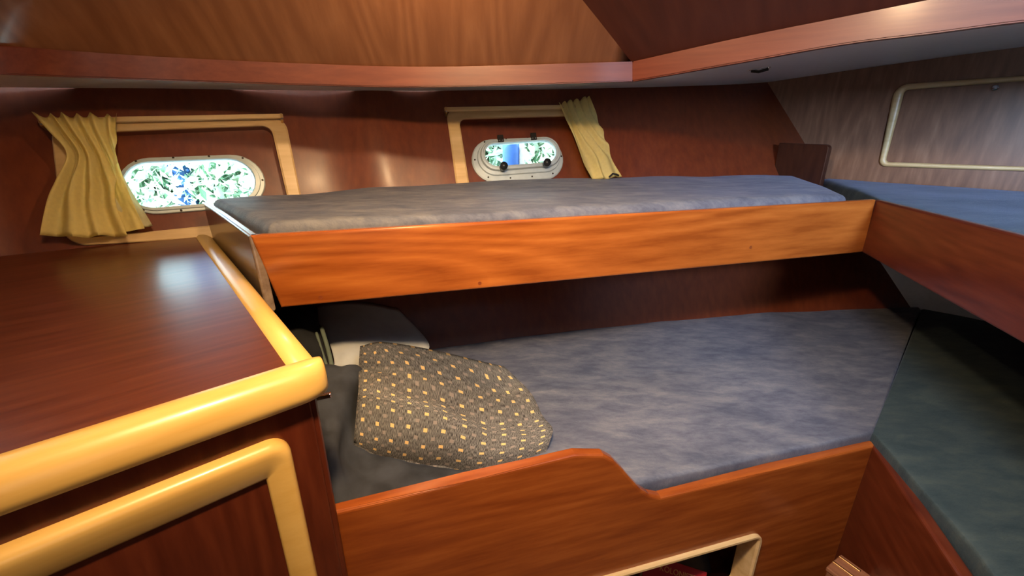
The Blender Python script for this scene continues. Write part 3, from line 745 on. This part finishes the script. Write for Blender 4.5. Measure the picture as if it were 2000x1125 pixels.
rail(pl2, (868, 214), (1158, 208), .030, 'slim maple curtain rail above the hinged porthole with black knobs')
c1 = thing('curtain', pl1.w(*pl1.px(170, 340), .03), 'flared yellow pleated curtain bunched at the left end of the rail, beside the left porthole', 'curtain', 'yellow curtains')
obj('back_fold', curtain(pl1, [(190, 300), (205, 345), (215, 400), (230, 455)], [(229, 322), (252, 365), (277, 405), (299, 441)], 1.6, .006, .034, 0.5, 3), curt_lin, c1, pl1.M, True)
obj('back_fold', curtain(pl1, [(180, 290), (195, 345), (205, 400), (215, 458)], [(228, 310), (246, 362), (266, 408), (284, 446)], 1.5, .008, .044, 2.0, 5), curt, c1, pl1.M, True)
obj('drape', curtain(pl1, [(64, 224), (97, 258), (132, 302), (112, 352), (95, 390), (80, 462)], [(230, 226), (228, 262), (227, 310), (226, 350), (229, 400), (252, 462)], 6.0, .0115, .072, .3, 1, scal=.006, cols=150), curt, c1, pl1.M, True)
c2 = thing('curtain', pl2.w(*pl2.px(1150, 270), .03), 'narrow slanting yellow curtain hanging right of the hinged porthole', 'curtain', 'yellow curtains')
obj('drape', curtain(pl2, [(1090, 203), (1110, 245), (1128, 290), (1142, 325), (1156, 352)], [(1151, 190), (1168, 232), (1184, 275), (1199, 312), (1215, 345)], 5.0, .010, .045, 1.0, 2, scal=.006, cols=120), curt, c2, pl2.M, True)
hk = pl2.px(1198, 343, .05)
obj('tie_hook', tube([Vector((hk.x - .02, hk.y - .006, .05)), Vector((hk.x - .005, hk.y + .006, .056)), Vector((hk.x + .012, hk.y + .003, .056)), Vector((hk.x + .024, hk.y, .05))], .004, 8), darkmetal, c2, pl2.M)

# ------------------------------------------------------------------ bedding on the lower bunk
def bez_surface(rows_, n=8):
    g = [catmull(r, n) for r in rows_]; m = len(g[0]); cols = [catmull([g[i][j] for i in range(len(g))], n) for j in range(m)]
    return [[cols[j][i] for j in range(m)] for i in range(len(cols[0]))]
def soft(rows_, drop, name, mat, label, cat, group=None, seed=0, amp=.006, uvs=(1, 1), n=8):
    top_ = bez_surface(rows_, n); R_, K_ = len(top_), len(top_[0])
    for i in range(R_):
        for j in range(K_):
            p = top_[i][j]; e = min(i, R_ - 1 - i, j, K_ - 1 - j) / 4
            p.z += amp * noise.noise(Vector((p.x * 9, p.y * 9, seed))) * min(1, e) + amp * .5 * noise.noise(Vector((p.x * 25, p.y * 25, seed + 3))) * min(1, e)
    bot_ = [[Vector((p.x, p.y, p.z - drop * (math.sin(math.pi * i / (R_ - 1)) ** .5 * math.sin(math.pi * j / (K_ - 1)) ** .5 if 0 < i < R_ - 1 and 0 < j < K_ - 1 else 0) - .001)) for j, p in enumerate(r)] for i, r in enumerate(top_)]
    bm = bmesh.new(); uv = bm.loops.layers.uv.new('UVMap')
    for g in (top_, bot_):
        V = [[bm.verts.new(p) for p in r] for r in g]
        for i in range(R_ - 1):
            for j in range(K_ - 1):
                f = bm.faces.new((V[i][j], V[i][j+1], V[i+1][j+1], V[i+1][j]))
                for l, (a, b) in zip(f.loops, ((i, j), (i, j+1), (i+1, j+1), (i+1, j))): l[uv].uv = (b / (K_ - 1) * uvs[0], a / (R_ - 1) * uvs[1])
    bmesh.ops.bridge_loops(bm, edges=[e for e in bm.edges if e.is_boundary])
    o = obj(name, bm, mat, smooth=True)
    return tag(o, label, cat, group)
Y = at_y
soft([[Y(690, 883, .86), Y(760, 906, .86), Y(850, 925, .87), Y(960, 925, .88), Y(1062, 893, .93)],
      [Y(692, 850, .86), Y(770, 862, .85), Y(860, 880, .86), Y(970, 885, .89), Y(1074, 862, .95)],
      [Y(697, 790, .90), Y(775, 795, .885), Y(870, 818, .895), Y(975, 845, .93), Y(1079, 836, .99)],
      [Y(700, 756, .935), Y(775, 763, .925), Y(865, 790, .935), Y(970, 822, .97), Y(1060, 812, 1.03)],
      [Y(701, 710, 1.09), Y(775, 712, 1.10), Y(860, 735, 1.13), Y(960, 765, 1.15), Y(1035, 765, 1.15)],
      [Y(703, 676, 1.18), Y(748, 668, 1.21), Y(840, 682, 1.27), Y(930, 703, 1.29), Y(985, 716, 1.26)]],
     .09, 'pillow', dots, 'dark grey woven pillow with small yellow square dots, on the lower bunk', 'pillow', seed=2, amp=.016, uvs=(1.0, 1.05))
soft([[Y(650, 727, 1.17), Y(680, 729, 1.18), Y(720, 729, 1.22), Y(790, 720, 1.30)],
      [Y(652, 700, 1.20), Y(680, 698, 1.20), Y(730, 698, 1.25), Y(810, 700, 1.34)],
      [Y(635, 650, 1.32), Y(680, 648, 1.33), Y(740, 652, 1.37), Y(838, 672, 1.42)],
      [Y(600, 600, 1.46), Y(650, 590, 1.48), Y(710, 590, 1.5), Y(778, 603, 1.52)]],
     .09, 'pillow', linen, 'plain white pillow in the dark corner behind the dotted pillow', 'pillow', seed=5, amp=.006)
soft([[Y(640, 990, .70), Y(680, 985, .71), Y(760, 975, .74), Y(930, 950, .80)],  # right end stretched under the pillow in place of its dark shadow
      [Y(630, 900, .76), Y(660, 895, .77), Y(700, 900, .815), Y(960, 933, .845)],
      [Y(615, 810, .86), Y(655, 800, .88), Y(688, 805, .92), Y(730, 860, 1.0)],
      [Y(600, 750, .98), Y(650, 728, 1.00), Y(700, 728, 1.02), Y(730, 760, 1.08)],
      [Y(600, 735, 1.08), Y(650, 728, 1.09), Y(700, 728, 1.10), Y(720, 735, 1.12)]],
     .07, 'blanket', darkcloth, 'charcoal fleece blanket crumpled between the locker side and the dotted pillow, right end standing in for shadow', 'blanket', seed=8, amp=.03)
bag = thing('duffel_bag', Y(600, 690, 1.2), 'black fabric bag with olive straps, wedged in the corner behind the locker', 'bag')
o = soft([[Y(560, 770, .92), Y(600, 760, .95), Y(640, 745, 1.03)],
      [Y(540, 690, 1.02), Y(590, 680, 1.04), Y(645, 690, 1.10)],
      [Y(535, 630, 1.15), Y(585, 620, 1.2), Y(625, 640, 1.24)],
      [Y(560, 590, 1.4), Y(590, 590, 1.42), Y(620, 600, 1.42)]], .1, 'bag_body', blackcloth, None, None, seed=11, amp=.02)
o.parent = bag; o.matrix_parent_inverse = _W[bag.name].inverted()
obj('strap', tube(catmull([Y(628, 640, 1.16), Y(640, 680, 1.10), Y(648, 715, 1.06), Y(650, 742, 1.02)], 6), .006, 8), greencloth, bag, smooth=True)
obj('strap', tube(catmull([Y(618, 650, 1.14), Y(630, 690, 1.08), Y(642, 725, 1.03)], 6), .004, 8), greencloth, bag, smooth=True)

# ------------------------------------------------------------------ books in the cave locker
bo = plb.w(0, 0, 0)
bkp = Plane(plb.w(plb.px(1340, 1108).x, plb.px(1340, 1108).y, -.03), plb.ex, n=(plb.n + Vector((0, 0, .9))).normalized())
ang = -.42
def book(name, px, py, w_, h_, th, ang, offc, cover, label, title=None, tilt=.9):
    c = plb.px(px, py, offc); P = Plane(plb.w(c.x, c.y, offc), plb.ex, n=(plb.n + Vector((0, 0, tilt))).normalized())
    M = P.M @ Matrix.Rotation(ang, 4, 'Z')
    r = thing(name, M.translation, label, 'book', 'books in the cave locker')
    obj('cover', bbox(-w_ / 2, w_ / 2, -h_ / 2, h_ / 2, -.003, 0, .001, 1), cover, r, M)
    obj('page_block', bbox(-w_ / 2 + .003, w_ / 2 - .002, -h_ / 2 + .003, h_ / 2 - .003, -th + .003, -.0031), pages, r, M)
    obj('back_cover', bbox(-w_ / 2, w_ / 2, -h_ / 2, h_ / 2, -th, -th + .0029, .001, 1), cover, r, M)
    if title:
        tcu = bpy.data.curves.new('title', 'FONT'); tcu.body = title; tcu.size = .021; tcu.align_x = 'RIGHT'; tcu.align_y = 'CENTER'; tcu.extrude = .0002
        to = bpy.data.objects.new('t', tcu); C.objects.link(to); bpy.context.view_layer.update()
        me = bpy.data.meshes.new_from_object(to.evaluated_get(bpy.context.evaluated_depsgraph_get())); bpy.data.objects.remove(to)
        me.materials.clear(); link('title', me, gold, r, M @ Matrix.Translation((w_ / 2 - .014, .012, .0004)))
    return r
book('book', 1318, 1128, .19, .075, .022, -.48, -.045, redbook, 'red book with gold lettering lying in the cream-rimmed opening', 'KOLONISTEN')
book('book', 1340, 1112, .17, .10, .02, -.15, -.115, blackbook, 'dark book lying behind the red book in the cream-rimmed opening')

# ------------------------------------------------------------------ wooden box with brass straps in the foot well
bx0 = at_y(1617, 1108, .86)
Mb = Matrix.Translation(bx0) @ Matrix.Rotation(math.radians(-60), 4, 'Z')
wb = thing('wooden_box', (bx0.x, bx0.y, 0), 'small reddish wooden box with brass straps at the bottom edge, in the foot well', 'box')
bxw = wood('box_wood', (.16, .06, .03), (.24, .10, .05), (.33, .15, .08), 'X')
obj('box_body', bbox(0, .10, 0, .07, -.20, -.014, .003, 2), bxw, wb, Mb)
obj('box_lid', bbox(-.003, .103, -.003, .073, -.013, 0, .003, 2), bxw, wb, Mb)
for y in (.028, .060): obj('strap', bbox(-.002, .05, y - .003, y + .003, -.001, .004, .001, 1), brass, wb, Mb)

# ------------------------------------------------------------------ fitting under the side deck
hp = dbvh.ray_cast(Vector((0, 0, EYE)), ray(1483, 133).normalized())
if hp[0]:
    nn = hp[1] if hp[1].z < 0 else -hp[1]
    P = Plane(hp[0], AX, n=nn); ft = thing('ceiling_latch', hp[0], 'small chrome catch on the white deck underside above the upper bunk', 'latch')
    obj('base_plate', bbox(-.035, .035, -.010, .010, -.001, .003, .001, 1), chrome, ft, P.M)
    obj('lever', tube([Vector((-.025, 0, .006)), Vector((0, .004, .012)), Vector((.03, 0, .008))], .005, 8), darkmetal, ft, P.M, True)
    obj('screw', cyl(.004, .003, 10, z0=.003), chrome, ft, P.M @ Matrix.Translation((.028, -.004, 0)))
hp = dbvh.ray_cast(Vector((0, 0, EYE)), ray(30, 162).normalized())

# ------------------------------------------------------------------ outside: quay hedge, blue post, pale post
leafm = plain('leaf_green', (.16, .32, .20), .5, var=.5, nscale=6)
leafp = plain('leaf_sunlit', (.72, .85, .70), .5, var=.2, nscale=6)  # leaves paled in colour to stand in for blown-out sunlight
bark = plain('bark', (.15, .12, .09), .9)
bluem = plain('blue_paint', (.035, .12, .42), .5, var=.1)
whitem = plain('white_post_paint', (.8, .8, .78), .5)
tag(obj('trim_4', prism([(-8, 2.52), (8, 2.52), (8, 9), (-8, 9)], EYE - 1.3, EYE - 1.25), plain('quay_concrete', (.55, .54, .50), .9)), kind='structure')
def shrub(px0, px1, py0, py1, Y0, n, label, sd):
    rnd = random.Random(sd)
    c = at_y((px0 + px1) / 2, py1, Y0); root = thing('shrub', (c.x, c.y, EYE - 1.25), label, 'shrub', 'quayside shrubs')
    for mat_, frac, nm in ((leafm, .6, 'foliage'), (leafp, .4, 'sunlit_foliage')):
        bm = bmesh.new()
        for _ in range(int(n * frac)):
            p = at_y(rnd.uniform(px0, px1), rnd.uniform(py0, py1), Y0 + rnd.uniform(0, .45) + (.3 if mat_ is leafm else 0) * rnd.random()); d = Vector((rnd.gauss(0, 1), rnd.gauss(0, .6), rnd.gauss(0, .9))).normalized()
            s = Vector((rnd.gauss(0, 1), rnd.gauss(0, 1), rnd.gauss(0, 1))).cross(d).normalized(); L = rnd.uniform(.05, .11) * Y0 / 2.5; W_ = L * rnd.uniform(.14, .26)
            nn = d.cross(s) * W_ * .3
            v = [bm.verts.new(q) for q in (p, p + d * L * .5 + s * W_ + nn, p + d * L, p + d * L * .5 - s * W_ + nn)]
            bm.faces.new(v)
        tag(obj(nm, bm, mat_, root), kind='stuff')
    for k in range(8):
        a = at_y(rnd.uniform(px0, px1), py1 + 30, Y0 + .2); a.z = EYE - 1.25; b = at_y(rnd.uniform(px0, px1), py0, Y0 + .2)
        obj('stem', tube(catmull([a, a.lerp(b, .5) + Vector((.05, 0, 0)), b], 5), .006, 6), bark, root)
shrub(190, 540, 285, 430, 2.6, 8000, 'pale sunlit shrub outside the left porthole', 1)
shrub(900, 1130, 240, 350, 3.0, 5000, 'green sunlit shrub outside the hinged porthole', 2)
for (px, wd, lab) in ((352, .12, 'blue mooring post behind leaves outside the left porthole'), (998, .10, 'blue mooring post outside the hinged porthole')):
    yy = 2.68 if px < 500 else 2.85
    p = at_y(px, 330, yy + (.05 if px < 500 else -.05)); r = thing('mooring_post', (p.x, p.y, EYE - 1.25), lab, 'post')
    obj('shaft', cyl(wd / 2, 1.6, 24, z0=EYE - 1.25, bev=.01), bluem, r, Matrix.Translation((p.x, p.y, 0)), True)
    obj('cap', cyl(wd / 2 + .01, .03, 24, z0=EYE + .35, bev=.006), bluem, r, Matrix.Translation((p.x, p.y, 0)), True)
p = at_y(1019, 320, 2.8)
r = thing('pale_post', (p.x, p.y, EYE - 1.25), 'thin white post beside the blue one outside the hinged porthole', 'post')
obj('shaft', bbox(-.015, .015, -.015, .015, EYE - 1.25, EYE + .4, .003, 1), whitem, r, Matrix.Translation((p.x, p.y, 0)))
obj('cap', bbox(-.019, .019, -.019, .019, EYE + .40, EYE + .42, .003, 1), whitem, r, Matrix.Translation((p.x, p.y, 0)))
